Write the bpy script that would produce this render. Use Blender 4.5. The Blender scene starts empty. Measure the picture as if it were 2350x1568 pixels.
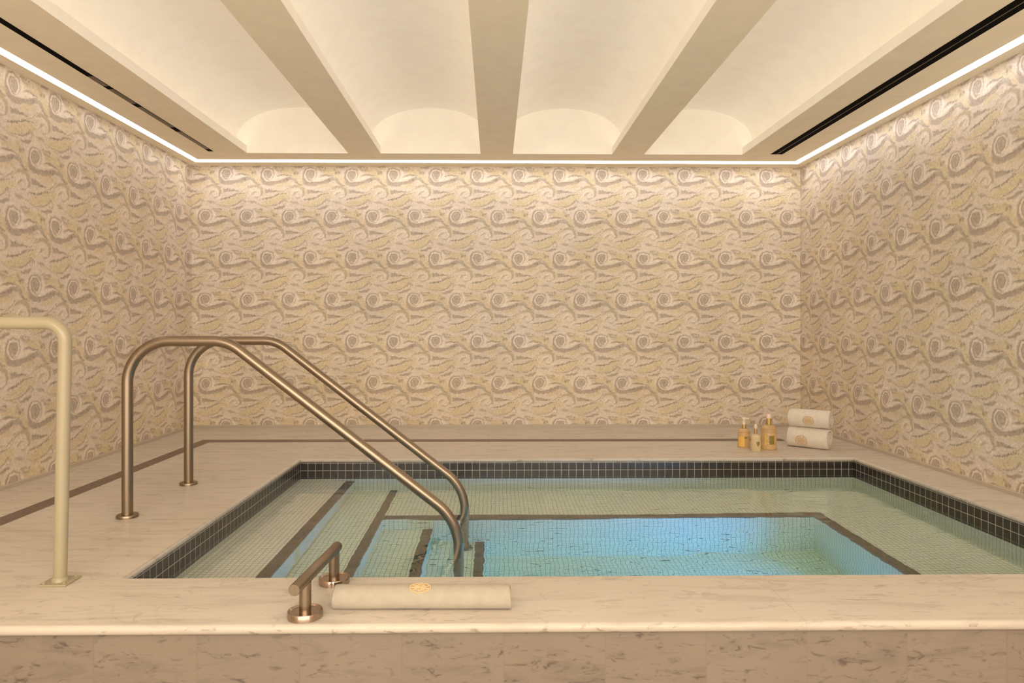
import bpy, bmesh, math, random
import numpy as np
from mathutils import Vector, Matrix
random.seed(7)
PI = math.pi
COL = bpy.context.scene.collection
Z0 = 1.42            # height of the lens above the room floor; everything below is modelled with the lens at z = 0
DECK, CEIL, WATER = -0.877, 1.427, -1.0
XL, XR, YB, YF = -2.66, 2.72, 6.165, -1.6         # room
PX0, PX1, PY0, PY1 = -1.300, 2.432, 2.490, 4.690  # pool walls

# ------------------------------------------------------------------ helpers
def tag(o, label=None, cat=None, group=None, kind=None):
    if label: o['label'] = label
    if cat: o['category'] = cat
    if group: o['group'] = group
    if kind: o['kind'] = kind
    return o

def empty(name, loc, label, cat, group=None, rz=0.0):
    o = bpy.data.objects.new(name, None); COL.objects.link(o)
    o.location = loc; o.rotation_euler = (0, 0, rz); o.empty_display_size = 0.05
    return tag(o, label, cat, group)

def link(name, me, mat, parent=None):
    o = bpy.data.objects.new(name, me); COL.objects.link(o)
    if mat: me.materials.append(mat)
    if parent: o.parent = parent
    return o

class MB:
    """collects shapes and links them as one mesh object"""
    def __init__(s): s.v = []; s.f = []; s.sm = []
    def add(s, vs, fs, smooth=False):
        b = len(s.v); s.v += [tuple(p) for p in vs]
        s.f += [tuple(i + b for i in f) for f in fs]; s.sm += [smooth] * len(fs)
        return s
    def quad(s, a, b, c, d): return s.add([a, b, c, d], [(0, 1, 2, 3)])
    def box(s, x0, x1, y0, y1, z0, z1):
        v = [(x0,y0,z0),(x1,y0,z0),(x1,y1,z0),(x0,y1,z0),(x0,y0,z1),(x1,y0,z1),(x1,y1,z1),(x0,y1,z1)]
        return s.add(v, [(0,3,2,1),(4,5,6,7),(0,1,5,4),(1,2,6,5),(2,3,7,6),(3,0,4,7)])
    def tube(s, pts, r, n=20, caps=True, radii=None):
        pts = [Vector(p) for p in pts]; m = len(pts)
        T = []
        for i in range(m):
            a = pts[max(i-1, 0)]; b = pts[min(i+1, m-1)]
            T.append((b - a).normalized())
        up = Vector((0, 0, 1)) if abs(T[0].z) < 0.9 else Vector((0, 1, 0))
        u = T[0].cross(up).normalized(); vs = []
        for i in range(m):
            u = (u - T[i] * u.dot(T[i])).normalized(); w = T[i].cross(u)
            rr = radii[i] if radii else r
            for k in range(n):
                a = 2 * PI * k / n
                vs.append(pts[i] + (u * math.cos(a) + w * math.sin(a)) * rr)
        fs = []
        for i in range(m - 1):
            for k in range(n):
                k2 = (k + 1) % n
                fs.append((i*n + k, i*n + k2, (i+1)*n + k2, (i+1)*n + k))
        s.add(vs, fs, True)
        if caps:
            s.add(vs[:n], [tuple(range(n))[::-1]]); s.add(vs[-n:], [tuple(range(n))])
        return s
    def lathe(s, prof, c=(0, 0, 0), n=40, sx=1.0, sy=1.0, sq=None):
        vs = []; fs = []
        for r, z in prof:
            for k in range(n):
                a = 2 * PI * k / n; cx, sn = math.cos(a), math.sin(a)
                if sq:
                    q = (abs(cx) ** sq + abs(sn) ** sq) ** (-1.0 / sq)
                    cx *= q; sn *= q
                vs.append((c[0] + r * cx * sx, c[1] + r * sn * sy, c[2] + z))
        for i in range(len(prof) - 1):
            for k in range(n):
                k2 = (k + 1) % n
                fs.append((i*n + k, i*n + k2, (i+1)*n + k2, (i+1)*n + k))
        s.add(vs, fs, True)
        if prof[0][0] > 1e-6: s.add(vs[:n], [tuple(range(n))[::-1]])
        if prof[-1][0] > 1e-6: s.add(vs[-n:], [tuple(range(n))])
        return s
    def build(s, name, mat, parent=None, weld=False, sharp=40):
        me = bpy.data.meshes.new(name); me.from_pydata(s.v, [], s.f)
        me.polygons.foreach_set('use_smooth', s.sm); me.update()
        if weld:
            bm = bmesh.new(); bm.from_mesh(me)
            bmesh.ops.remove_doubles(bm, verts=bm.verts, dist=1e-5)
            bmesh.ops.recalc_face_normals(bm, faces=bm.faces)
            bm.to_mesh(me); bm.free()
        o = link(name, me, mat, parent)
        if sharp and any(s.sm): me.set_sharp_from_angle(angle=math.radians(sharp))
        return o

def fillet(pts, rad, n=10):
    """polyline with rounded corners"""
    P = [Vector(p) for p in pts]; out = [P[0]]
    for i in range(1, len(P) - 1):
        a = (P[i-1] - P[i]).normalized(); b = (P[i+1] - P[i]).normalized()
        th = math.acos(max(-1, min(1, a.dot(b)))); r = rad[i-1]
        t = r / math.tan(th / 2); c = P[i] + (a + b).normalized() * (r / math.sin(th / 2))
        p0 = P[i] + a * t; p1 = P[i] + b * t
        v0 = p0 - c; v1 = p1 - c; ang = math.acos(max(-1, min(1, v0.dot(v1) / (r * r))))
        for k in range(n + 1):
            q = k / n
            v = (v0 * math.sin((1 - q) * ang) + v1 * math.sin(q * ang)) / math.sin(ang)
            out.append(c + v)
    out.append(P[-1]); return out

# ------------------------------------------------------------------ node expression helper
class NT:
    def __init__(s, name):
        s.m = bpy.data.materials.new(name); s.m.use_nodes = True
        s.t = s.m.node_tree; s.n = s.t.nodes; s.n.clear()
        s.out = s.n.new('ShaderNodeOutputMaterial')
        s.p = s.n.new('ShaderNodeBsdfPrincipled'); s.t.links.new(s.p.outputs[0], s.out.inputs[0])
    def set(s, **k):
        for a, v in k.items():
            i = s.p.inputs[a.replace('_', ' ')]
            if isinstance(v, (int, float, tuple)):
                i.default_value = v if not isinstance(v, tuple) or len(v) == 4 else (*v, 1)
            else: s.t.links.new(v, i)
        return s
    def put(s, sock, v):
        if isinstance(v, (int, float)): sock.default_value = v
        elif isinstance(v, tuple): sock.default_value = v if len(v) == len(sock.default_value) else (*v, 1)
        else: s.t.links.new(v, sock)
    def m1(s, op, a, b=0.0, c=None, clamp=False):
        n = s.n.new('ShaderNodeMath'); n.operation = op; n.use_clamp = clamp
        s.put(n.inputs[0], a); s.put(n.inputs[1], b)
        if c is not None: s.put(n.inputs[2], c)
        return n.outputs[0]
    def vm(s, op, a, b=(0.0, 0.0, 0.0)):
        n = s.n.new('ShaderNodeVectorMath'); n.operation = op
        s.put(n.inputs[0], a); s.put(n.inputs[1], b)
        return n.outputs[0]
    def coord(s, kind='Object'): return s.n.new('ShaderNodeTexCoord').outputs[kind]
    def sep(s, v):
        n = s.n.new('ShaderNodeSeparateXYZ'); s.put(n.inputs[0], v); return n.outputs
    def comb(s, x, y, z):
        n = s.n.new('ShaderNodeCombineXYZ')
        for i, q in enumerate((x, y, z)): s.put(n.inputs[i], q)
        return n.outputs[0]
    def rot(s, v, ang, scale=(1.0, 1.0, 1.0)):
        n = s.n.new('ShaderNodeMapping'); s.put(n.inputs[0], v)
        n.inputs['Rotation'].default_value = ang; n.inputs['Scale'].default_value = scale
        return n.outputs[0]
    def noise(s, v, scale, detail=2.0, rough=0.5, dist=0.0):
        n = s.n.new('ShaderNodeTexNoise'); s.put(n.inputs['Vector'], v)
        n.inputs['Scale'].default_value = scale; n.inputs['Detail'].default_value = detail
        n.inputs['Roughness'].default_value = rough; n.inputs['Distortion'].default_value = dist
        return n.outputs[0]
    def mapr(s, v, a, b, c=0.0, d=1.0, smooth=False):
        n = s.n.new('ShaderNodeMapRange'); s.put(n.inputs[0], v)
        if smooth: n.interpolation_type = 'SMOOTHSTEP'
        for i, q in enumerate((a, b, c, d)): n.inputs[i + 1].default_value = q
        return n.outputs[0]
    def mix(s, f, a, b, mode='MIX'):
        n = s.n.new('ShaderNodeMix'); n.data_type = 'RGBA'; n.blend_type = mode
        s.put(n.inputs[0], f); s.put(n.inputs[6], a); s.put(n.inputs[7], b)
        return n.outputs[2]
    def bump(s, h, strength, dist=0.01):
        n = s.n.new('ShaderNodeBump'); s.put(n.inputs['Height'], h)
        n.inputs['Strength'].default_value = strength; n.inputs['Distance'].default_value = dist
        return n.outputs[0]

def grid_mask(t, P, pitch, w, off=(0.0, 0.0, 0.0)):
    """grout mask on axis-aligned faces, from object coordinates and the face normal"""
    N = t.sep(t.n.new('ShaderNodeNewGeometry').outputs['True Normal']); mask = None
    for a in range(3):
        f = t.m1('FRACT', t.m1('ADD', t.m1('DIVIDE', t.m1('SUBTRACT', P[a], off[a]), pitch), 100.0))
        d = t.m1('ABSOLUTE', t.m1('SUBTRACT', f, 0.5))
        g = t.mapr(d, 0.5 - w, 0.5 - w * 0.6)
        g = t.m1('MULTIPLY', g, t.m1('LESS_THAN', t.m1('ABSOLUTE', N[a]), 0.5))
        mask = g if mask is None else t.m1('MAXIMUM', mask, g)
    return mask

# ------------------------------------------------------------------ materials
def plain(name, col, rough=0.5, metal=0.0, **k):
    t = NT(name); v = t.coord()
    n = t.noise(v, 9.0, 3.0)
    c = t.mix(t.mapr(n, 0.3, 0.7, 0.0, 1.0), tuple(q * 0.97 for q in col), tuple(min(1, q * 1.03) for q in col))
    t.set(Base_Color=c, Roughness=rough, Metallic=metal)
    for a, b in k.items(): t.set(**{a: b})
    return t.m

def marble_deck():
    t = NT('carrara_marble_slab'); P = t.coord(); S = t.sep(P)
    base = t.mix(t.mapr(t.noise(P, 1.7, 4.0), 0.3, 0.7), (0.553, 0.484, 0.409), (0.605, 0.536, 0.456))
    # grey streaks drawn out along one direction
    v = t.rot(P, (0.0, 0.0, math.radians(-14)), (1.3, 7.5, 4.0))
    n1 = t.noise(v, 2.6, 6.0, 0.62, 0.7)
    c = t.mix(t.mapr(n1, 0.50, 0.72, 0.0, 0.6), base, (0.376, 0.316, 0.256))
    v2 = t.rot(P, (0.0, 0.0, math.radians(-24)), (4.0, 15.0, 10.0))
    n2 = t.noise(v2, 2.2, 5.0, 0.6, 1.2)
    band = t.mapr(t.noise(P, 1.1, 2.0), 0.42, 0.6)
    c = t.mix(t.m1('MULTIPLY', t.mapr(n2, 0.60, 0.68, 0.0, 0.7), band), c, (0.272, 0.224, 0.184))
    # edge flecks along the rounded edges
    n3 = t.noise(t.rot(P, (0, 0, 0.6), (14.0, 20.0, 30.0)), 1.0, 3.0, 0.6, 1.0)
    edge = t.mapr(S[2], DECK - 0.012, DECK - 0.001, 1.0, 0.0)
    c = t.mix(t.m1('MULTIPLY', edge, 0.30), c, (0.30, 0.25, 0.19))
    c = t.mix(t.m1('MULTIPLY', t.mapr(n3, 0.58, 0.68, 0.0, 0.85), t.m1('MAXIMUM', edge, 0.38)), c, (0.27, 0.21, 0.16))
    # slab joints
    j = None
    for ax, pos, cond in ((1, 3.59, 'R'), (0, -0.05, 'B'), (0, 0.93, 'F')):
        d = t.m1('LESS_THAN', t.m1('ABSOLUTE', t.m1('SUBTRACT', S[ax], pos)), 0.0016)
        if cond == 'R': d = t.m1('MULTIPLY', d, t.m1('GREATER_THAN', S[0], PX1))
        if cond == 'B': d = t.m1('MULTIPLY', d, t.m1('GREATER_THAN', S[1], PY1))
        if cond == 'F': d = t.m1('MULTIPLY', d, t.m1('LESS_THAN', S[1], PY0))
        j = d if j is None else t.m1('MAXIMUM', j, d)
    c = t.mix(t.m1('MULTIPLY', j, 0.4), c, (0.40, 0.31, 0.23))
    t.set(Base_Color=c, Roughness=t.mapr(n1, 0.3, 0.7, 0.30, 0.42), IOR=1.45)
    return t.m

def marble_panel():
    t = NT('veined_marble_tile'); P = t.coord(); S = t.sep(P)
    u = t.m1('DIVIDE', t.m1('SUBTRACT', S[0], -1.194), 0.3055)
    i = t.m1('FLOOR', u); f = t.m1('SUBTRACT', u, i)
    Q = t.comb(t.m1('ADD', S[0], t.m1('MULTIPLY', i, 3.71)), t.m1('MULTIPLY', i, 1.37), S[2])
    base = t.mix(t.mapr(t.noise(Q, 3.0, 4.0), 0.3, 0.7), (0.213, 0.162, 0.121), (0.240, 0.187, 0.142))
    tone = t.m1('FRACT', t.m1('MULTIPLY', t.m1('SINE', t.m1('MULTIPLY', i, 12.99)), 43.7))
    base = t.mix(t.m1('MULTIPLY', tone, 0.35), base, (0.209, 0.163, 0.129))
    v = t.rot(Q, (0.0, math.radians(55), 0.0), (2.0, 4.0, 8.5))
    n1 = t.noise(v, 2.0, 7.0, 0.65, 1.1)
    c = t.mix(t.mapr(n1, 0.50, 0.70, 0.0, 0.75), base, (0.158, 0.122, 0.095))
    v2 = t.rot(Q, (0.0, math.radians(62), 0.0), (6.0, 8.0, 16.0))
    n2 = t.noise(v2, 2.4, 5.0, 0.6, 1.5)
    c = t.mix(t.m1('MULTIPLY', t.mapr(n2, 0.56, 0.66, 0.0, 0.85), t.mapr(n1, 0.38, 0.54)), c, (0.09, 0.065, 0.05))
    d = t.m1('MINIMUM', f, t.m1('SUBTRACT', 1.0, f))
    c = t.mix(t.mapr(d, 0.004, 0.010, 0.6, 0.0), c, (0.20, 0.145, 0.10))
    t.set(Base_Color=c, Roughness=0.35)
    return t.m

def pool_tile():
    t = NT('cream_pool_mosaic'); P = t.coord(); S = t.sep(P)
    g = grid_mask(t, S, 0.0255, 0.056, (0.004, 0.003, 0.006))
    vor = t.n.new('ShaderNodeTexVoronoi'); t.put(vor.inputs['Vector'], P); vor.inputs['Scale'].default_value = 39.0
    c = t.mix(t.mapr(t.sep(vor.outputs['Color'])[0], 0.0, 1.0), (0.95, 0.93, 0.83), (0.98, 0.96, 0.87))
    c = t.mix(g, c, (0.30, 0.285, 0.24))
    t.set(Base_Color=c, Roughness=0.3)
    return t.m

def dark_tile(name, col, grout, pitch, w, off=(0, 0, 0), rough=0.22):
    t = NT(name); P = t.coord(); S = t.sep(P)
    g = grid_mask(t, S, pitch, w, off)
    c = t.mix(t.mapr(t.noise(P, 14.0, 2.0), 0.3, 0.7), tuple(q * 0.8 for q in col), tuple(q * 1.2 for q in col))
    c = t.mix(g, c, grout)
    t.set(Base_Color=c, Roughness=rough)
    return t.m

def mosaic_mat():
    t = NT('wave_mosaic'); P = t.coord()
    a = t.n.new('ShaderNodeAttribute'); a.attribute_name = 'mosaic'
    vor = t.n.new('ShaderNodeTexVoronoi'); t.put(vor.inputs['Vector'], P); vor.inputs['Scale'].default_value = 105.0
    k = t.mapr(t.sep(vor.outputs['Color'])[1], 0.0, 1.0, 0.90, 1.08)
    c = t.vm('MULTIPLY', a.outputs['Color'], t.comb(k, k, k))
    t.set(Base_Color=c, Roughness=0.45)
    t.p.inputs['Specular IOR Level'].default_value = 0.3
    return t.m

def metal(name, col, rough, aniso_axis=None):
    t = NT(name); P = t.coord()
    n = t.noise(t.rot(P, (0, 0, 0), (260.0, 260.0, 6.0)), 1.0, 2.0)
    c = t.mix(t.mapr(n, 0.3, 0.7), tuple(q * 0.93 for q in col), tuple(min(1, q * 1.05) for q in col))
    t.set(Base_Color=c, Metallic=1.0, Roughness=t.mapr(n, 0.3, 0.7, rough * 0.9, rough * 1.1))
    return t.m

def towel_mat(name, c0, c1):
    t = NT(name); P = t.coord()
    n = t.noise(P, 420.0, 2.0); n2 = t.noise(P, 30.0, 3.0)
    c = t.mix(t.mapr(n2, 0.3, 0.7), c0, c1)
    h = t.m1('ADD', n, t.m1('MULTIPLY', n2, 1.5))
    t.set(Base_Color=c, Roughness=0.95, Sheen_Weight=0.1, Normal=t.bump(h, 0.35, 0.003))
    return t.m

def water_mat():
    t = NT('pool_water'); P = t.coord()
    n1 = t.noise(t.rot(P, (0, 0, 0.4), (1.0, 1.9, 1.0)), 3.0, 2.0, 0.45)
    n2 = t.noise(t.rot(P, (0, 0, -0.3), (1.0, 1.6, 1.0)), 9.0, 1.0)
    h = t.m1('ADD', n1, t.m1('MULTIPLY', n2, 0.12))
    t.set(Base_Color=(1.0, 1.0, 1.0), Roughness=0.0, IOR=1.333, Transmission_Weight=1.0, Normal=t.bump(h, 0.10, 0.05))
    va = t.n.new('ShaderNodeVolumeAbsorption')
    va.inputs['Color'].default_value = (0.42, 0.94, 0.66, 1); va.inputs['Density'].default_value = 0.37
    t.t.links.new(va.outputs[0], t.out.inputs['Volume'])
    return t.m

def emit(name, col, s):
    t = NT(name)
    t.set(Base_Color=(0.8, 0.78, 0.72)); t.p.inputs['Emission Color'].default_value = (*col, 1)
    t.p.inputs['Emission Strength'].default_value = s
    return t.m

def glass_amber(name, col, tr, bump=0.0):
    t = NT(name); P = t.coord()
    t.set(Base_Color=col, Roughness=0.14, IOR=1.4, Transmission_Weight=tr)
    if bump:
        vor = t.n.new('ShaderNodeTexVoronoi'); t.put(vor.inputs['Vector'], P); vor.inputs['Scale'].default_value = 75.0
        t.set(Normal=t.bump(vor.outputs['Distance'], bump, 0.006))
    return t.m

M = dict(
    deck=marble_deck(), panel=marble_panel(), pool=pool_tile(), mosaic=mosaic_mat(),
    band=dark_tile('dark_brown_waterline_tile', (0.030, 0.023, 0.018), (0.448, 0.392, 0.320), 0.05, 0.035, (0.0, 0.0, -0.907)),
    nosing=dark_tile('brown_nosing_tile', (0.108, 0.080, 0.062), (0.19, 0.15, 0.12), 0.025, 0.05, rough=0.35),
    drain=dark_tile('brown_drain_strip', (0.164, 0.108, 0.076), (0.13, 0.085, 0.06), 0.024, 0.18, rough=0.4),
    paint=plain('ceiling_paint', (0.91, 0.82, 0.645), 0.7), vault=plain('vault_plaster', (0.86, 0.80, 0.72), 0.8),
    skirt=plain('pale_stone_skirting', (0.468, 0.396, 0.315), 0.4), floor=plain('stone_floor', (0.5, 0.44, 0.37), 0.4),
    rail=metal('brushed_bronze', (0.302, 0.232, 0.167), 0.34), chrome=metal('polished_bronze', (0.464, 0.360, 0.288), 0.16),
    white=plain('cream_painted_metal', (0.369, 0.310, 0.203), 0.32), towel=towel_mat('darkened_white_terry_cloth', (0.393, 0.343, 0.270), (0.435, 0.381, 0.303)), towel2=towel_mat('lightened_white_terry_cloth', (0.648, 0.576, 0.477), (0.711, 0.634, 0.531)),  # front towel cloth darkened, back ones lightened, to offset the uneven light
    gold=plain('gold_thread', (0.62, 0.43, 0.22), 0.7), water=water_mat(),
    black=plain('black_slot', (0.006, 0.005, 0.004), 0.9, Specular_IOR_Level=0.05), brownslot=plain('bronze_slot_blade', (0.10, 0.068, 0.035), 0.4),
    led_l=emit('warm_white_diffuser_dim', (1.0, 0.95, 0.89), 4.0), led=emit('warm_white_diffuser', (0.97, 0.97, 1.0), 7.0),
    amber=glass_amber('amber_bottle_glass', (0.93, 0.66, 0.33), 0.55, 0.4), amber2=glass_amber('pale_amber_bottle_glass', (0.94, 0.78, 0.48), 0.5),
    collar=plain('gold_collar', (0.46, 0.30, 0.11), 0.45, 0.6), pump=plain('cream_pump', (0.80, 0.70, 0.52), 0.4),
    pink=plain('rose_gold_cap', (0.80, 0.60, 0.46), 0.3), refraction=plain('amber_refraction_patch', (0.80, 0.48, 0.10), 0.5),
    label_g=plain('olive_label', (0.24, 0.18, 0.03), 0.5),
)

# even emission added to the vault plaster to spread the cove strips' glow
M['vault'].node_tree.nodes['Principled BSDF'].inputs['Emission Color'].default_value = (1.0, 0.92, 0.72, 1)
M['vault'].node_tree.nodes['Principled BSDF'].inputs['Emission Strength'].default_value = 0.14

# ------------------------------------------------------------------ wave mosaic, painted per vertex
UX, UZ = 1072.0, 1072.0                  # repeat of the drawing
PER = 0.3675                             # its size on the wall, metres
AX, AZ = -0.8857, 0.6152                 # a large spiral's centre on the back wall
C_BASE, C_YEL, C_TAU = (0.696, 0.592, 0.482), (0.662, 0.550, 0.360), (0.436, 0.349, 0.273)
C_LIN, C_DRK, C_ORA, C_GRN = (0.772, 0.680, 0.571), (0.258, 0.197, 0.143), (0.622, 0.483, 0.332), (0.475, 0.420, 0.317)
C_TAN = (0.490, 0.388, 0.253)

def spline(pts, n=10):
    p = np.array(pts, float); q = np.vstack([2*p[0]-p[1], p, 2*p[-1]-p[-2]]); out = []
    for i in range(len(p) - 1):
        a, b, c, d = q[i], q[i+1], q[i+2], q[i+3]
        for k in range(n):
            t = k / n
            out.append(0.5*((2*b)+(-a+c)*t+(2*a-5*b+4*c-d)*t*t+(-a+3*b-3*c+d)*t**3))
    out.append(p[-1]); return np.array(out)

def spiral(cx, cy, r0, r1, a0, a1, sq=1.0, n=40):
    return [(cx + (r0+(r1-r0)*k/n)*math.cos(math.radians(a0+(a1-a0)*k/n)),
             cy + sq*(r0+(r1-r0)*k/n)*math.sin(math.radians(a0+(a1-a0)*k/n))) for k in range(n+1)]

def paint_tile():
    NX, NZ = 224, 448
    img = np.empty((NZ, NX, 3)); img[:] = C_BASE
    gx = (np.arange(NX) + .5) / NX * UX; gz = (np.arange(NZ) + .5) / NZ * 2 * UZ
    X, Z = np.meshgrid(gx, gz)
    rng = np.random.RandomState(3)
    # smooth periodic noise for hand-laid unevenness
    def pnoise(k, seed):
        r = np.random.RandomState(seed); f = np.zeros((NZ, NX))
        for _ in range(40):
            i, j = r.randint(-k, k+1), r.randint(-2*k, 2*k+1)
            f += np.cos(2*PI*(i*X/UX + j*Z/(2*UZ)) + r.rand()*6.28)
        return f / 6.3
    wx, wz, wob = pnoise(9, 1)*9, pnoise(9, 2)*9, pnoise(26, 4)
    def stroke(pts, w, col, a=1.0, taper=None, soft=9.0, rough=3.0):
        P = pts if isinstance(pts, np.ndarray) else (spline(pts) if len(pts) < 30 else np.array(pts))
        n = len(P); s = np.linspace(0, 1, n)
        W = np.full(n, w / 2.0)
        if taper == 'end': W *= 1 - 0.85 * s
        if taper == 'start': W *= 0.15 + 0.85 * s
        if taper == 'both': W *= np.clip(np.sin(PI * s) * 1.15 + 0.08, 0, 1)
        best = np.full(X.shape, 1e9)
        for row in (0, 1):
            for ox in (-2, -1, 0, 1, 2):
                for oz in (-1, 0, 1):
                    dx = ox*UX - (UX/2 if row else 0); dz = row*UZ + oz*2*UZ
                    Q = P + (dx, dz)
                    if Q[:,0].max() < -120 or Q[:,0].min() > UX+120 or Q[:,1].max() < -120 or Q[:,1].min() > 2*UZ+120: continue
                    for k in range(n):
                        d = np.hypot(X + wx - Q[k,0], Z + wz - Q[k,1]) - W[k]
                        np.minimum(best, d, out=best)
        m = np.clip(0.5 - (best + wob*rough) / soft, 0, 1) * a
        img[:] = img*(1-m[...,None]) + np.array(col)*m[...,None]
    # broad fields
    stroke([(540,300),(700,330),(820,440),(930,560)], 190, C_YEL, .85, soft=60)
    stroke([(1480,260),(1620,300),(1700,350)], 120, C_YEL, .8, soft=60)
    stroke([(1300,700),(1500,640),(1700,640)], 105, C_YEL, .8, 'both', soft=30)
    stroke([(400,600),(540,590),(650,560)], 90, C_ORA, .45, soft=50)
    stroke([(980,1090),(1150,1090),(1350,1050),(1500,970),(1650,930),(1850,850)], 165, C_YEL, .9, 'both', soft=30)
    stroke([(60,1080),(200,1100),(380,1060)], 90, C_YEL, .8, 'both', soft=30)
    stroke([(1450,60),(1650,70),(1800,60)], 60, C_YEL, .7, 'both', soft=30)
    # right of the big spiral, above the tail
    stroke([(1330,215),(1450,245),(1580,240)], 95, C_TAU, .75, 'end', soft=16)
    stroke([(1400,300),(1500,290),(1640,260)], 60, C_ORA, .5, soft=30)
    stroke(spiral(1810, 275, 20, 90, 0, 330), 26, C_YEL, .8, soft=20)
    stroke([(1790,240),(1850,300),(1900,345)], 55, C_TAN, .6, soft=20)
    # tail of the big spiral
    stroke([(980,430),(1005,540),(1090,605),(1230,605),(1380,580),(1540,530),(1680,470),(1800,470),(1880,545),(1960,605),(2090,645)], 98, C_TAU, .9, 'both', soft=12)
    stroke([(1690,450),(1790,470),(1860,530),(1900,570)], 60, C_GRN, .7, 'both', soft=14)
    stroke([(960,380),(985,510),(1070,590)], 50, C_TAN, .7, 'both', soft=14)
    # big spiral: outer white ring, disc, inner windings
    stroke(spiral(1165, 352, 232, 222, 120, 400, .98), 40, C_LIN, .5, soft=14)
    stroke([(1075,580),(1015,500),(988,410),(992,320),(1042,243),(1130,206),(1215,208),(1278,248),(1308,320),(1308,400),(1285,460)], 58, C_TAU, .95, 'end', soft=9)
    stroke([(1020,470),(1060,530),(1140,565),(1220,560)], 60, C_TAU, .9, soft=9)
    stroke([(1158,372)]*2, 262, C_TAU, .92, soft=12)
    stroke([(1390,420),(1480,385),(1600,378),(1720,400),(1800,440)], 44, C_TAU, .85, 'both', soft=10)
    stroke([(1830,460),(1740,425),(1640,418),(1500,440),(1390,480),(1290,515)], 54, C_LIN, .9, 'start', soft=10)
    stroke([(1310,512),(1220,530),(1130,512),(1055,455),(1024,375),(1038,295),(1095,240),(1170,228),(1245,260),(1284,325),(1282,400),(1245,462),(1190,485)], 27, C_LIN, 1.0, soft=6)
    stroke([(1190,485),(1120,450),(1088,380),(1110,310),(1170,290),(1218,330),(1220,390),(1180,415),(1150,375)], 20, C_BASE, .75, 'end', soft=8)
    stroke([(1285,190),(1345,255),(1374,350),(1355,440),(1300,505)], 32, C_LIN, 1.0, 'both', soft=8)
    stroke([(1255,560),(1400,548),(1560,520),(1680,490)], 18, C_DRK, .6, 'both', rough=8)
    stroke([(1420,395),(1540,372),(1650,380),(1770,415)], 18, C_DRK, .55, 'both', rough=8)
    stroke([(1640,480),(1642,500)], 40, C_DRK, .5, soft=14)
    stroke([(1840,540),(1930,600),(2040,645)], 20, C_DRK, .5, 'both', rough=7)
    stroke([(1120,490),(1180,518),(1250,510)], 14, C_DRK, .5, 'both')
    # dark flecks beside the spiral
    for x, y, r in ((760,335,42),(830,300,40),(1860,170,34),(1240,190,0),(460,190,36),(1440,480,0)):
        if r: stroke([(x,y),(x+14,y+5)], r, C_DRK, .6, soft=16)
    stroke([(240,185),(330,170),(430,190),(480,200)], 26, C_DRK, .5, 'both', rough=8)
    # lens of taupe between spiral row and the yellow wave
    stroke([(1080,790),(1190,795),(1330,810),(1490,800)], 100, C_TAU, .9, 'end', soft=12, rough=5)
    stroke([(1090,755),(1200,760),(1340,795),(1460,800)], 20, C_DRK, .6, 'both', rough=9)
    stroke([(1340,795),(1360,800)], 46, C_DRK, .55, soft=14)
    # yellow wave with curled crest
    stroke([(0,985),(200,950),(400,860),(560,760),(690,690),(830,660),(950,700),(1020,790),(1010,890)], 100, C_TAN, .85, 'start', soft=14)
    stroke([(360,900),(520,820),(640,740)], 46, C_YEL, .7, 'both', soft=16)
    stroke([(1040,760),(1050,850),(1020,930),(940,975)], 42, C_LIN, .6, soft=14)
    stroke(spiral(840, 850, 150, 130, -40, 100, .85), 40, C_TAU, .6, soft=12)
    stroke([(640,930),(710,850),(770,780),(850,750),(930,785),(965,860),(930,920),(860,925),(835,880),(865,840)], 28, C_LIN, .85, soft=9)
    stroke([(700,880),(760,850),(820,810),(860,830)], 40, C_TAN, .75, 'both', soft=12)
    stroke([(280,915),(430,850),(560,770),(660,690),(720,650)], 20, C_LIN, .75, 'both', soft=9)
    stroke([(610,680),(650,660),(690,645)], 22, C_DRK, .6, 'both')
    stroke([(970,1035),(1010,1000),(1070,985),(1200,975),(1340,925),(1490,880),(1640,840),(1720,790)], 24, C_DRK, .75, 'both', rough=8)
    stroke([(1100,985),(1150,1000)], 40, C_DRK, .5, soft=14)
    stroke([(1010,970),(1150,940),(1300,890),(1420,850)], 30, C_BASE, .8, 'both', soft=12)
    # low ripples
    stroke([(170,1180),(300,1160),(400,1100),(450,1040),(500,1005),(545,1030),(570,1060)], 22, C_DRK, .6, rough=5)
    stroke([(650,1060),(770,1075),(880,1100)], 62, C_TAU, .7, 'both', soft=12)
    stroke([(840,1090),(930,1130),(1020,1165),(1150,1180),(1290,1165),(1420,1130)], 20, C_TAN, .85, 'both')
    stroke([(1280,1160),(1400,1140),(1480,1115)], 30, C_TAU, .7, 'both')
    stroke(spiral(1570, 1090, 55, 30, 200, 500), 18, C_TAU, .75, soft=8)
    stroke([(1570,1095)]*2, 42, C_LIN, .7, soft=10)
    stroke([(320,1235),(420,1215),(540,1185)], 46, C_TAU, .95, 'both', soft=10, rough=5)
    stroke([(400,1215),(500,1195)], 22, C_DRK, .45, 'both')
    stroke([(780,175),(850,170),(915,180)], 34, C_DRK, .6, 'both')
    stroke([(880,140),(980,125),(1080,95)], 40, C_TAU, .8, 'both', soft=10)
    stroke([(1400,1260),(1480,1240),(1600,1195)], 46, C_TAU, .6, 'both', soft=10)
    stroke([(480,130),(620,140),(760,165)], 22, C_TAN, .7, 'both')
    # scattered darker tesserae
    r1 = rng.rand(NZ//2, NX//2).repeat(2, 0).repeat(2, 1)
    lum = img.mean(2); dark = (r1 > .98) & (lum < .56)
    img[dark] *= .62
    img *= (1 + (rng.rand(NZ, NX, 1) - .5) * .10)
    return img
TILE = paint_tile()

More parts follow.
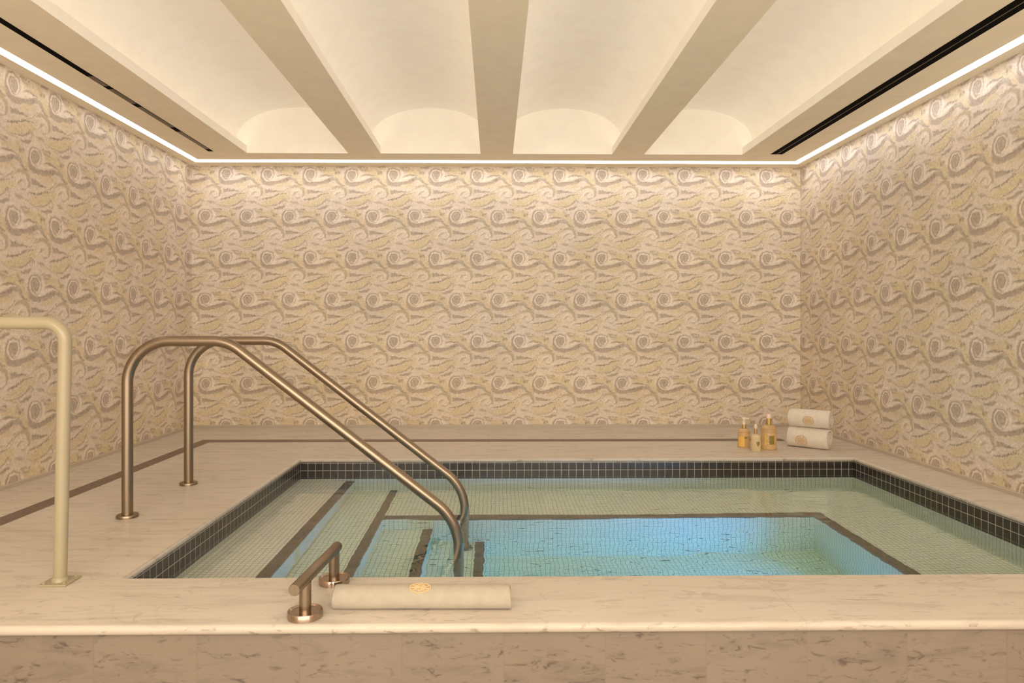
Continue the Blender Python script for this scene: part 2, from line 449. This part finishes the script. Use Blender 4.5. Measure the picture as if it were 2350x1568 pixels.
def sample_tile(u, z, seed):
    """u, z: metres on the wall; returns linear colours"""
    # slow hand-made drift of the drawing and of its tone
    r = np.random.RandomState(seed)
    def slow(k):
        f = np.zeros_like(u)
        for _ in range(12):
            a, b = r.randn()*k, r.randn()*k
            f += np.cos(a*u + b*z + r.rand()*6.28)
        return f / 3.5
    du, dz = slow(14)*.0045, slow(14)*.0045
    tone = 1 + slow(7)*.035; yel = slow(4)*.5
    X = ((u + du - AX) / PER * UX + 1170); Zp = (-(z + dz - AZ) / PER * UZ + 370)
    NZ, NX, _ = TILE.shape
    fx = (X / UX * NX - .5) % NX; fz = (Zp / (2*UZ) * NZ - .5) % NZ
    i0 = fx.astype(int) % NX; j0 = fz.astype(int) % NZ; i1 = (i0+1) % NX; j1 = (j0+1) % NZ
    a = (fx - np.floor(fx))[:,None]; b = (fz - np.floor(fz))[:,None]
    c = (TILE[j0,i0]*(1-a)+TILE[j0,i1]*a)*(1-b) + (TILE[j1,i0]*(1-a)+TILE[j1,i1]*a)*b
    c = c * tone[:,None]
    c[:,2] *= 1 - .05*yel; c[:,0] *= 1 + .012*yel
    return np.clip(c, 0, 1)

def mosaic_wall(name, us, zs, place, seed, label):
    nu, nz = len(us), len(zs)
    U, Zs = np.meshgrid(us, zs); U = U.ravel(); Zs = Zs.ravel()
    co = np.stack(place(U, Zs), 1).astype(np.float32)
    i = (np.arange(nz-1)[:,None]*nu + np.arange(nu-1)[None,:]).ravel()
    quads = np.stack([i, i+1, i+1+nu, i+nu], 1).astype(np.int32)
    me = bpy.data.meshes.new(name)
    me.vertices.add(len(co)); me.vertices.foreach_set('co', co.ravel())
    me.loops.add(quads.size); me.loops.foreach_set('vertex_index', quads.ravel())
    me.polygons.add(len(quads)); me.polygons.foreach_set('loop_start', np.arange(0, quads.size, 4, dtype=np.int32))
    me.update(calc_edges=True)
    ca = me.color_attributes.new('mosaic', 'FLOAT_COLOR', 'POINT')
    col = np.ones((len(co), 4), np.float32); col[:,:3] = sample_tile(U, Zs, seed)
    ca.data.foreach_set('color', col.ravel())
    o = link(name, me, M['mosaic'])
    return tag(o, label, 'wall', None, 'structure')

D = PER / 60
zs = np.arange(-0.855, CEIL + D, D); zs[-1] = CEIL + 0.004
def depth_samples():
    return np.concatenate([np.arange(YF, 1.2, .05), np.arange(1.2, 2.7, .010), np.arange(2.7, 3.5, D*1.4), np.arange(3.5, YB, D), [YB]])
mosaic_wall('wall_back', np.append(np.arange(XL, XR, D), XR), zs, lambda u, z: (u, np.full_like(u, YB), z), 11,
            'far wall of cream, yellow and taupe mosaic in rows of curling waves')
ys = depth_samples()
mosaic_wall('wall_left', XL - (YB - ys), zs, lambda u, z: (np.full_like(u, XL), u - XL + YB, z), 12,
            'left wall of wave mosaic behind the cream grab rail')
mosaic_wall('wall_right', XR + (YB - ys[::-1]), zs, lambda u, z: (np.full_like(u, XR), YB - (u - XR), z), 13,
            'right wall of wave mosaic beside the rolled towels')

# skirting below the mosaic
def skirting(name, pts):
    mb = MB(); prof = [(0.0, -0.853), (0.006, -0.853), (0.009, -0.857), (0.009, DECK), (0.0, DECK)]
    (x0, y0), (x1, y1), (nx, ny) = pts
    v = []
    for (x, y) in ((x0, y0), (x1, y1)):
        v += [(x + nx*d, y + ny*d, z) for d, z in prof]
    n = len(prof)
    mb.add(v, [(i, (i+1) % n, n + (i+1) % n, n + i) for i in range(n)])
    return tag(mb.build(name, M['skirt']), 'thin pale stone skirting between mosaic and marble deck', 'skirting', None, 'structure')
skirting('baseboard_back', ((XL, YB), (XR, YB), (0, -1)))
skirting('baseboard_left', ((XL, 2.1), (XL, YB), (1, 0)))
skirting('baseboard_right', ((XR, 2.1), (XR, YB), (-1, 0)))

fl = MB().box(XL - .1, XR + .1, YF, 2.6, -Z0 - .05, -Z0).build('floor', M['floor']); tag(fl, kind='structure')
# plain lower parts of the side walls in front of the tub
for nm, x0, x1 in (('wall_left_lower', XL - .03, XL), ('wall_right_lower', XR, XR + .03)):
    tag(MB().box(x0, x1, YF, 2.10, -Z0, -0.855).build(nm, M['skirt']), kind='structure')

# ------------------------------------------------------------------ ceiling with four vaulted coffers
COF = [(-2.018, -1.194), (-0.930, -0.115), (0.150, 0.965), (1.228, 2.040)]
CY0, CY1, LIP = 0.55, 5.712, 1.487
mb = MB()
xs = [XL]
for a, b in COF: xs += [a, b]
xs.append(XR)
for i in range(0, len(xs), 2): mb.quad((xs[i], YF, CEIL), (xs[i], YB, CEIL), (xs[i+1], YB, CEIL), (xs[i+1], YF, CEIL))
for a, b in COF:
    mb.quad((a, YF, CEIL), (a, CY0, CEIL), (b, CY0, CEIL), (b, YF, CEIL))
    mb.quad((a, CY1, CEIL), (a, YB, CEIL), (b, YB, CEIL), (b, CY1, CEIL))
ceil = mb.build('ceiling', M['paint']); tag(ceil, 'painted ceiling plane with beams between the lit vaults', 'ceiling', None, 'structure')

REC, SPR, CRN = 0.085, 1.515, 1.800
for ci, (a, b) in enumerate(COF):
    mb = MB(); e = 0.012
    # lips: upstands along both long edges
    for x, s in ((a, -1), (b, 1)):
        x2 = x + s * e
        mb.quad((x, CY0, CEIL), (x, CY1, CEIL), (x, CY1, LIP), (x, CY0, LIP))
        mb.quad((x, CY0, LIP), (x, CY1, LIP), (x2, CY1, LIP), (x2, CY0, LIP))
        mb.quad((x2, CY0, LIP), (x2, CY1, LIP), (x2, CY1, CEIL + .004), (x2, CY0, CEIL + .004))
        xr = x + s * REC
        mb.quad((x2, CY0, CEIL + .004), (x2, CY1, CEIL + .004), (xr, CY1, CEIL + .004), (xr, CY0, CEIL + .004))
        mb.quad((xr, CY0, CEIL + .004), (xr, CY1, CEIL + .004), (xr, CY1, SPR), (xr, CY0, SPR))
    # barrel
    w = (b - a) / 2 + REC; cx = (a + b) / 2; n = 40; arc = []
    for k in range(n + 1):
        t = PI * k / n
        arc.append((cx - w * math.cos(t), SPR + (CRN - SPR) * math.sin(t) ** 0.9))
    v = [(x, CY0, z) for x, z in arc] + [(x, CY1 + .001, z) for x, z in arc]
    mb.add(v, [(k, k+1, n+2+k, n+1+k) for k in range(n)], True)
    for y in (CY0, CY1):
        ring = [(a - REC, y, CEIL + .004)] + [(x, y, z) for x, z in arc] + [(b + REC, y, CEIL + .004)]
        lo = [(a, y, CEIL), (b, y, CEIL)]
        mb.add(ring, [tuple(range(len(ring)))])
        mb.quad((a, y, CEIL), (b, y, CEIL), (b, y, CEIL + .004), (a, y, CEIL + .004))
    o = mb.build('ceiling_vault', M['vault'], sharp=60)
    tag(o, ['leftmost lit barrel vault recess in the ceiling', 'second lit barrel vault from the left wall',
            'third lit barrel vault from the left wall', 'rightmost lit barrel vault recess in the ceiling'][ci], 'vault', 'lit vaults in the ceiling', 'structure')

def area(name, loc, rot, sx, sy, power, col, spread=PI):
    l = bpy.data.lights.new(name, 'AREA'); l.shape = 'RECTANGLE'; l.size = sx; l.size_y = sy
    l.energy = power; l.color = col; l.spread = spread
    o = bpy.data.objects.new(name, l); COL.objects.link(o); o.location = loc; o.rotation_euler = rot
    return o
VAULT_W, VAULT_C = 1.1, (1.0, 0.97, 0.90)
for a, b in COF:
    L = CY1 - CY0 - .04; ym = (CY0 + CY1) / 2
    # area lamps shine along -Z; turned to look up and inwards over the lip
    area('cove_strip', (a - .045, ym, CEIL + .02), (0, PI + math.radians(48), 0), .03, L, VAULT_W, VAULT_C, math.radians(150))
    area('cove_strip', (b + .045, ym, CEIL + .02), (0, PI - math.radians(48), 0), .03, L, VAULT_W, VAULT_C, math.radians(150))

# linear lights set in the ceiling along the walls
def led_line(name, x0, x1, y0, y1, mat, label):
    r = empty(name, ((x0+x1)/2, (y0+y1)/2, CEIL), label, 'light', 'linear lights along the ceiling edge')
    cx, cy = (x0+x1)/2, (y0+y1)/2; hx, hy = (x1-x0)/2, (y1-y0)/2
    MB().box(-hx, hx, -hy, hy, -.002, 0.0).build('diffuser', mat, r)
    f = MB(); t = .004
    if hx < hy:
        f.box(-hx - t, -hx, -hy, hy, -.003, 0); f.box(hx, hx + t, -hy, hy, -.003, 0)
    else:
        f.box(-hx, hx, -hy - t, -hy, -.003, 0); f.box(-hx, hx, hy, hy + t, -.003, 0)
    f.build('edge_frame', M['paint'], r)
    return r
led_line('linear_light', -2.5695, -2.507, YF + .1, 5.918, M['led_l'], 'long white light strip in the ceiling along the left wall')
led_line('linear_light', -2.5695, 2.634, 5.926, 6.018, M['led'], 'white light strip in the ceiling along the far wall')
led_line('linear_light', 2.5685, 2.634, YF + .1, 5.918, M['led'], 'long white light strip in the ceiling along the right wall')

# air slots
r = empty('slot_diffuser', (2.313, 2.6, CEIL), 'wide black air slot in the ceiling near the right wall', 'vent', 'air slots in the ceiling')
MB().box(-.049, .049, -3.2, 3.09, -.0015, 0).build('slot', M['black'], r)
MB().box(-.004, .001, -3.2, 3.08, -.003, -.0015).build('blade', M['brownslot'], r)
r = empty('slot_diffuser', (-2.289, 2.6, CEIL), 'narrow black air slot in the ceiling near the left wall', 'vent', 'air slots in the ceiling')
MB().box(-.020, .020, -3.2, 3.06, -.0015, 0).build('slot', M['black'], r)
for y0, y1 in ((3.98, 4.14), (4.19, 4.46), (4.53, 4.98), (5.09, 5.58)):
    MB().box(-.017, .017, y0 - 2.6, y1 - 2.6, -.0025, -.0015).build('blade', M['brownslot'], r)

# ------------------------------------------------------------------ marble deck
def ring_rect(x0, x1, y0, y1, z): return [(x0, y0, z), (x1, y0, z), (x1, y1, z), (x0, y1, z)]
HX0, HX1, HY0, HY1 = PX0 + .004, PX1 - .004, 2.470, PY1 - .004     # the slab's opening
FY = 2.062                                                       # foremost point of the slab
mb = MB(); R = .015; n = 10
loops = []
for k in range(n + 1):                        # rounded edge of the opening
    t = PI * k / n
    o_ = R - R * math.sin(t); z = DECK - R + R * math.cos(t)
    loops.append(ring_rect(HX0 - o_, HX1 + o_, HY0 - o_, HY1 + o_, z))
v = [p for lp in loops for p in lp]
mb.add(v, [(4*i + k, 4*i + (k+1) % 4, 4*i + 4 + (k+1) % 4, 4*i + 4 + k) for i in range(n) for k in range(4)], True)
front = []
for k in range(n + 1):                        # rounded front edge
    t = PI * k / n
    front.append((FY + R - R * math.sin(t), DECK - R + R * math.cos(t)))
v = [(XL, y, z) for y, z in front] + [(XR, y, z) for y, z in front]
mb.add(v, [(k, n+1+k, n+2+k, k+1) for k in range(n)], True)
a = ring_rect(HX0 - R, HX1 + R, HY0 - R, HY1 + R, DECK)
b = ring_rect(XL, XR, FY + R, YB, DECK)
for zz in (0, -2 * R):
    q = [(x, y, z + zz) for x, y, z in b + a]
    mb.add(q, [(k, (k+1) % 4, 4 + (k+1) % 4, 4 + k) for k in range(4)])
deck = empty('marble_deck', (0, 0, 0), 'raised cream marble deck with rounded edges around the pool', 'deck')
mb.build('deck_slab', M['deck'], deck, weld=True, sharp=50)
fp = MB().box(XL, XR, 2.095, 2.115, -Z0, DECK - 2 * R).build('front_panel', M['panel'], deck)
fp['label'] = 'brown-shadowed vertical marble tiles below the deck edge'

# brown inlaid drain strip
mb = MB(); e = .0012
def strip_quad(p): mb.add([(x, y, DECK + e) for x, y in p], [tuple(range(len(p)))])
strip_quad([(-2.284, 2.10), (-2.190, 2.10), (-2.190, 5.382), (-2.284, 5.494)])
strip_quad([(-2.284, 5.494), (-2.190, 5.382), (2.262, 5.382), (2.262, 5.494)])
tag(mb.build('channel_drain', M['drain']), 'narrow brown slotted drain strip let into the marble along left and far sides', 'drain')

# ------------------------------------------------------------------ pool basin
D1, D2, D3, D4, D5 = WATER - .12, WATER - .37, WATER - .56, WATER - .75, WATER - .99
pool = empty('soaking_pool', (0, 0, 0), 'sunken tiled soaking pool with corner steps, bench and dark tile border', 'pool')
BT, BB = DECK - R, DECK - 2 * R - .15     # waterline band, three tiles high
def inner_walls(z0, z1, d=0.0):
    m = MB(); x0, x1, y0, y1 = PX0 + d, PX1 - d, PY0 + d, PY1 - d
    q = ring_rect(x0, x1, y0, y1, z1) + ring_rect(x0, x1, y0, y1, z0)
    return m.add(q, [(k, 4 + k, 4 + (k+1) % 4, (k+1) % 4) for k in range(4)])
w = inner_walls(BT, BB).build('waterline_band', M['band'], pool); w['label'] = 'border of two rows of dark brown square tiles with pale grout'
inner_walls(BB, D5).build('basin_wall', M['pool'], pool)
MB().quad((PX0, PY0, D5), (PX1, PY0, D5), (PX1, PY1, D5), (PX0, PY1, D5)).build('basin_floor', M['pool'], pool)
SX = [-0.940, -0.648, -0.362, -0.057]          # step edges
BY, BX = 4.045, 1.865                          # bench edges
NW = .058
def step(x0, x1, y0, y1, zt, name, lab=None):
    s = MB().box(x0, x1, y0, y1, D5, zt).build(name, M['pool'], pool)
    if lab: s['label'] = lab
    return s
def nosing(parent, x0, x1, y0, y1, z, ax):
    MB().box(x0, x1, y0, y1, z - .022, z + .0015).build('nosing', M['nosing'], parent)
g = .001
s1 = step(PX0, SX[0], PY0, PY1, D1, 'step'); nosing(s1, SX[0] - NW, SX[0] + g, PY0, PY1, D1, 1)
s2 = step(SX[0], SX[1], PY0, PY1, D2, 'step'); nosing(s2, SX[1] - NW + .008, SX[1] + g, PY0, PY1, D2, 1)
s3 = step(SX[1], SX[2], PY0, BY, D3, 'step'); nosing(s3, SX[2] - NW + .005, SX[2] + g, PY0, BY, D3, 1)
s4 = step(SX[2], SX[3], PY0, BY, D4, 'step'); nosing(s4, SX[3] - NW + .005, SX[3] + g, PY0, BY, D4, 1)
mb = MB(); mb.box(SX[1], PX1, BY, PY1, D5, D2); mb.box(BX, PX1, PY0, BY, D5, D2)
bench = mb.build('bench', M['pool'], pool); bench['label'] = 'submerged cream mosaic bench along far and right sides'
mb = MB(); mb.box(SX[1] + g, BX + NW + .01, BY - g, BY + NW + .012, D2 - .022, D2 + .0015)
mb.box(BX - g, BX + NW + .006, PY0, BY - g, D2 - .022, D2 + .0015)
mb.build('nosing', M['nosing'], bench)
# water: its surface and volume, reaching just into the tiled walls
wt = MB().box(PX0 - .012, PX1 + .012, PY0 - .012, PY1 + .012, D5 - .03, WATER).build('water', M['water'])
tag(wt, 'clear still turquoise pool water over steps and bench', 'water', None, 'stuff')

# ------------------------------------------------------------------ handrails into the pool
def handrail(y, xp, z, label, foot):
    r = empty('handrail', (xp, y, DECK), label, 'handrail', 'bronze handrails into the pool')
    xs_, xe = -1.241 if y < 3.5 else -1.228, -0.168
    zi = z - .7834 * (xe - xs_)
    path = [(xp, y, DECK + .004), (xp, y, z), (xs_, y, z), (xe, y, zi), (xe, y, D4 + .004)]
    P = fillet(path, (.195, .20, .26), 14)
    P = [(p[0] - xp, 0, p[2] - DECK) for p in P]
    MB().tube(P, .0245, 28).build('rail', M['rail'], r)
    fl = [(0.0, 0), (.047, 0), (.0475, .010), (.045, .014), (.0245, .0145)]
    for dx, dz in ((0, 0), (xe - xp, D4 - DECK)):
        MB().lathe(fl, (dx, 0, dz)).build('flange', M['rail'], r)
    return r
handrail(3.258, -1.7025, -.0605, 'bronze handrail standing nearer the front deck edge, entering the pool steps', D4)
handrail(3.934, -1.715, -.071, 'bronze handrail standing farther back, nearer the mosaic wall', D4)

# cream painted grab rail at the left
bx, by = -1.4996, 2.4289
r = empty('grab_rail', (bx, by, DECK), 'cream painted square-footed grab rail leaving the picture at its left edge', 'grab rail')
H = DECK
top = (.046, -.045, .0165 - DECK)
path = [(0, 0, .006), top, (top[0] - .86, top[1] - .02, top[2] + .004), (-.86, 0, .006)]
P = fillet(path, (.062, .062), 12)
MB().tube(P, .0212, 28).build('rail', M['white'], r)
def plate(dx):
    m = MB(); h = .047
    m.box(dx - h, dx + h, -h, h, 0, .006)
    o = m.build('base_plate', M['white'], r)
    bv = o.modifiers.new('round', 'BEVEL'); bv.width = .002; bv.segments = 2
    for sx in (-1, 1):
        for sy in (-1, 1):
            MB().lathe([(.0055, 0), (.0055, .003), (.003, .005), (0, .0055)], (dx + sx*.034, sy*.034, .006), 14).build('screw', M['white'], o)
plate(0); plate(-.86)
ring = [(.0212, 0), (.028, 0), (.027, .004), (.0225, .012), (.0212, .014)]
MB().lathe(ring, (0, 0, .006)).build('weld_collar', M['white'], r)

# short grab bar on the front ledge
r = empty('grab_bar', (-.585, 2.128, DECK), 'short bronze grab bar on two round feet on the front marble ledge', 'grab bar')
zb = .114
b0 = Vector((-.583 + .585, 2.035 - 2.128, zb)); b1 = Vector((-.549 + .585, 2.445 - 2.128, zb))
dr = (b1 - b0).normalized()
MB().tube([b0, b0 + dr*.0015, b1 - dr*.0015, b1], .0175, 32, True, [.0165, .0175, .0175, .0165]).build('bar', M['rail'], r)
fl = [(0, 0), (.0525, 0), (.0525, .0185), (.0515, .0205), (.0500, .0205), (.0455, .0155), (0.0, .0150)]
for t in (.225, .91):
    p = b0 + (b1 - b0) * t
    f = MB().lathe(fl, (p.x, p.y, 0), 48).build('flange', M['chrome'], r)
    f['label'] = 'polished bronze round foot'
    MB().tube([(p.x, p.y, .0145), (p.x, p.y, zb - .008)], .0178, 28).build('post', M['rail'], r)

# ------------------------------------------------------------------ towels
def towel(name, L, R, turns, flat, loc, rz, label, crest, group, sag=0.0, squash=1.0, endround=.012, mat='towel'):
    r = empty(name, loc, label, 'towel', group, rz)
    nA, th = int(turns * 36), R / (turns + .6) * .93
    def rad(q): return (q * turns) * (R - th) / turns + .004
    st = [-L/2, -L/2 + endround*.25, -L/2 + endround] + [(-L/2 + endround) + (L - 2*endround) * k / 14 for k in range(1, 14)] + [L/2 - endround, L/2 - endround*.25, L/2]
    vs = []; rng = random.Random(len(label))
    ph = [rng.random() * 6.28 for _ in range(4)]
    def shape(y, z, x):
        z2 = z * squash
        lim = -R * squash * flat                      # resting flat on what carries it
        if z2 < lim: z2 = lim + (z2 - lim) * .12
        z2 += sag * math.sin(x * 9 + ph[0]) * .5 + sag * math.sin(x * 21 + ph[1]) * .3
        return y, z2
    rows = len(st)
    for i, x in enumerate(st):
        e = 1.0 if 2 <= i <= rows - 3 else (.86 if i in (1, rows-2) else .55)
        for k in range(nA + 1):
            q = k / nA; a = 2 * PI * turns * q + PI * 1.45 - 2 * PI * turns
            rr = rad(q)
            for s in (-1, 1):
                ro = rr + th * .5 + s * th * .5 * e
                jit = .0025 * math.sin(a * 1.7 + ph[2]) * (1 if x > 0 else -1) * (abs(x) > L/2 - endround)
                y, z = shape(math.cos(a) * ro, math.sin(a) * ro, x)
                vs.append((x + jit, y, z))
    w = 2 * (nA + 1); fs = []
    for i in range(rows - 1):
        for k in range(nA):
            a = i*w + 2*k
            fs.append((a+1, a+3, a+3+w, a+1+w)); fs.append((a, a+w, a+2+w, a+2))
        a = i*w; fs.append((a, a+1, a+1+w, a+w))
        a = i*w + 2*nA; fs.append((a, a+w, a+1+w, a+1))
    for k in range(nA):
        a = 2*k; fs.append((a, a+2, a+3, a+1))
        a = (rows-1)*w + 2*k; fs.append((a, a+1, a+3, a+2))
    zmin = min(v[2] for v in vs)
    vs = [(x, y, z - zmin) for x, y, z in vs]
    body = MB().add(vs, fs, True).build('towel_roll', M[mat], r, weld=True, sharp=75)
    # embroidered crest lying on the roll
    mb = MB(); cx, ca, sx, sa = crest
    def on(u, v):
        x = cx + u * sx; a = ca - v * sa
        y, z = shape(math.cos(a) * (R + .0012), math.sin(a) * (R + .0012), x)
        return (x, y, z - zmin)
    loops_ = []
    for k in range(9):                                # fan of stitched fronds
        a = math.radians(-160 + k * 40)
        loops_.append([(q * math.cos(a + .5 * q), q * .95 * math.sin(a + .5 * q)) for q in (.12, .3, .5, .7, .88)])
    loops_.append([(.95 * math.cos(2*PI*k/28), .95 * math.sin(2*PI*k/28)) for k in range(29)])
    loops_.append([(.5 * math.cos(2*PI*k/20), .5 * math.sin(2*PI*k/20)) for k in range(21)])
    loops_.append([(-.55, -.1), (-.2, .05), (.2, .02), (.6, .2)])
    for lp in loops_: mb.tube([on(u, v) for u, v in lp], .0010 + .0008 * sx / .02, 6)
    mb.build('embroidered_crest', M['gold'], r)
    return r
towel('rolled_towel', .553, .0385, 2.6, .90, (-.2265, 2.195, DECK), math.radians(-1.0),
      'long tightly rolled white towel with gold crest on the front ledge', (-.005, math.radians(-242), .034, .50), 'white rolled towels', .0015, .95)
ca_, sa_ = math.cos(math.radians(-41)), math.sin(math.radians(-41))
towel('rolled_towel', .285, .083, 3.0, .82, (2.318, 5.098, DECK), math.radians(-41),
      'thick rolled white towel with gold crest, lying on the marble under another', (-.035, math.radians(-168), .042, .50), 'white rolled towels', .002, .98, .02, 'towel2')
towel('rolled_towel', .285, .074, 3.0, .88, (2.330, 5.108, DECK + .146), math.radians(-41),
      'rolled white towel with gold crest, resting on top of the thicker roll', (.005, math.radians(-172), .040, .46), 'white rolled towels', .0015, .95, .02, 'towel2')

# ------------------------------------------------------------------ bottles
def bottle(loc, R_, hb, style, label):
    r = empty('toiletry_bottle', loc, label, 'bottle', 'amber toiletry bottles by the towels', math.radians(-14))
    sh = R_ * .62
    prof = [(0, .0), (R_*.93, 0), (R_, .004), (R_, hb - sh)]
    for k in range(1, 9):
        t = k / 8 * PI / 2
        prof.append((R_ * .30 + R_ * .70 * math.cos(t), hb - sh + sh * math.sin(t)))
    prof += [(R_ * .30, hb + .006)]
    sq = 3.4 if style == 'mid' else None
    MB().lathe(prof, (0, 0, 0), 40, sq=sq).build('bottle_body', M['amber2'] if style == 'mid' else M['amber'], r)
    cr = R_ * (.36 if style != 'mid' else .34)
    ch = .030 if style == 'left' else (.046 if style == 'right' else .040)
    MB().lathe([(0, 0), (cr, 0), (cr, ch*.8), (cr*.85, ch)], (0, 0, hb - .001), 28).build('collar', M['collar'], r)
    zt = hb + ch - .001
    if style == 'left':
        p = MB().lathe([(0, 0), (.011, 0), (.011, .022), (.006, .026), (.006, .036), (.014, .037), (.014, .047), (.010, .050), (0, .050)], (0, 0, zt), 24)
        pm = p.build('pump', M['pump'], r)
        MB().tube([(.008, 0, zt + .044), (.030, -.002, zt + .044), (.036, -.002, zt + .038)], .0045, 12).build('spout', M['pump'], pm)
    elif style == 'right':
        MB().lathe([(0, 0), (cr*.92, 0), (cr*.95, .020), (cr*.80, .030), (0, .032)], (0, 0, zt), 28).build('cap', M['pink'], r)
    else:
        MB().lathe([(0, 0), (cr*.75, 0), (cr*1.0, .010), (cr*1.05, .022), (cr*.7, .032), (0, .034)], (0, 0, zt), 24).build('cap', M['pink'], r)
    # curved labels and painted refraction patches on the side facing the pool
    def patch(a0, a1, z0, z1, mat, heart=False, lift=.0008):
        n_, m_ = 14, 10; vs = []; fs = []
        for j in range(m_ + 1):
            for i in range(n_ + 1):
                u, w_ = i / n_, j / m_
                a = math.radians(a0 + (a1 - a0) * u); z = z0 + (z1 - z0) * w_
                if heart:
                    s = math.sin(min(1, w_ * 1.25) * PI / 2) if w_ < .8 else math.cos((w_ - .8) / .2 * 1.1)
                    mid = math.radians((a0 + a1) / 2); a = mid + (a - mid) * s
                cx_, sx_ = math.cos(a), math.sin(a)
                q = (abs(cx_) ** sq + abs(sx_) ** sq) ** (-1 / sq) if sq else 1
                vs.append(((R_ * q + lift) * cx_, (R_ * q + lift) * sx_, z))
        for j in range(m_):
            for i in range(n_):
                k = j*(n_+1) + i; fs.append((k, k+1, k+n_+2, k+n_+1))
        return MB().add(vs, fs, True).build('label', mat, r)
    if style == 'left':
        patch(-160, -92, .012, .082, M['refraction']); patch(-92, -66, .070, .083, M['label_g'])  # amber patch paints light refracted in the liquid
    elif style == 'right':
        patch(-128, -113, .035, .105, M['refraction']); patch(-94, -55, .040, .102, M['label_g'], lift=.0012)
    else:
        patch(-90, -50, .034, .070, M['label_g'], True)
    # raised honeycomb beads round the shoulder and foot
    if style != 'mid':
        for zz in ((hb - sh + .004, hb - sh - .014) if style == 'right' else (hb - sh + .002,)):
            q = [(.0045 * math.cos(2*PI*k/8) + R_ - .001, .0045 * math.sin(2*PI*k/8)) for k in range(8)]
            vs = []; n_ = 104
            for i in range(n_):
                a = 2 * PI * i / n_; w_ = .45 + .55 * abs(math.sin(13 * a))
                for x, z in q: vs.append(((R_ - .001 + (x - R_ + .001) * w_) * math.cos(a), (R_ - .001 + (x - R_ + .001) * w_) * math.sin(a), zz + z * w_))
            fs = [(i*8+k, ((i+1) % n_)*8+k, ((i+1) % n_)*8+(k+1) % 8, i*8+(k+1) % 8) for i in range(n_) for k in range(8)]
            MB().add(vs, fs, True).build('bead_ring', M['amber'], r)
    return r
bottle((1.832, 5.095, DECK), .0425, .140, 'left', 'squat amber bottle with cream pump, first of the three beside towels')
bottle((1.866, 4.955, DECK), .0325, .118, 'mid', 'smallest amber bottle, standing between the two larger ones')
bottle((1.986, 5.022, DECK), .0535, .178, 'right', 'tallest amber bottle with rosy cap, next to the rolled towels')

# ------------------------------------------------------------------ other lamps
# lamp in the front wall of the pool, and a fill lamp added behind the photographer
pl = area('pool_lamp', (BX - .012, 3.08, WATER - .66), (0, 0, 0), .20, .20, 21.0, (0.02, 0.29, 1.0), math.radians(140))
pl.rotation_euler = Vector((-1.0, .16, .02)).to_track_quat('-Z', 'Y').to_euler()
room = area('added_fill_light', (0.0, -1.45, 1.15), (math.radians(66), 0, 0), 4.8, 1.4, 126.0, (1.0, 0.90, 0.77))
W = bpy.data.worlds.new('room_beyond'); bpy.context.scene.world = W; W.use_nodes = True
bg = W.node_tree.nodes['Background']; bg.inputs[0].default_value = (1.0, 0.91, 0.765, 1); bg.inputs[1].default_value = 3.0

# ------------------------------------------------------------------ camera
cam = bpy.data.cameras.new('camera'); co = bpy.data.objects.new('camera', cam); COL.objects.link(co)
F = 1600.0; PSI = 0.0145
cam.sensor_width = 36.0; cam.lens = F / 2350 * 36
cx = 1135 + F * math.tan(PSI)
cam.shift_x = (1175 - cx) / 2350; cam.shift_y = (753 - 784) / 2350
co.rotation_euler = (PI / 2, 0, -PSI); co.location = (0, 0, 0); cam.clip_start = .02
bpy.context.scene.camera = co

# put the floor at z = 0
for o in COL.objects:
    if o.parent is None: o.location.z += Z0

sc = bpy.context.scene
sc.view_settings.view_transform = 'Standard'; sc.view_settings.look = 'None'; sc.view_settings.exposure = 0.06
c = sc.cycles
c.use_denoising = True; c.max_bounces = 12; c.diffuse_bounces = 6; c.glossy_bounces = 5
c.transmission_bounces = 10; c.caustics_refractive = True; c.caustics_reflective = False
c.blur_glossy = 0.6; c.sample_clamp_indirect = 5.0; c.use_adaptive_sampling = True; c.adaptive_threshold = .03
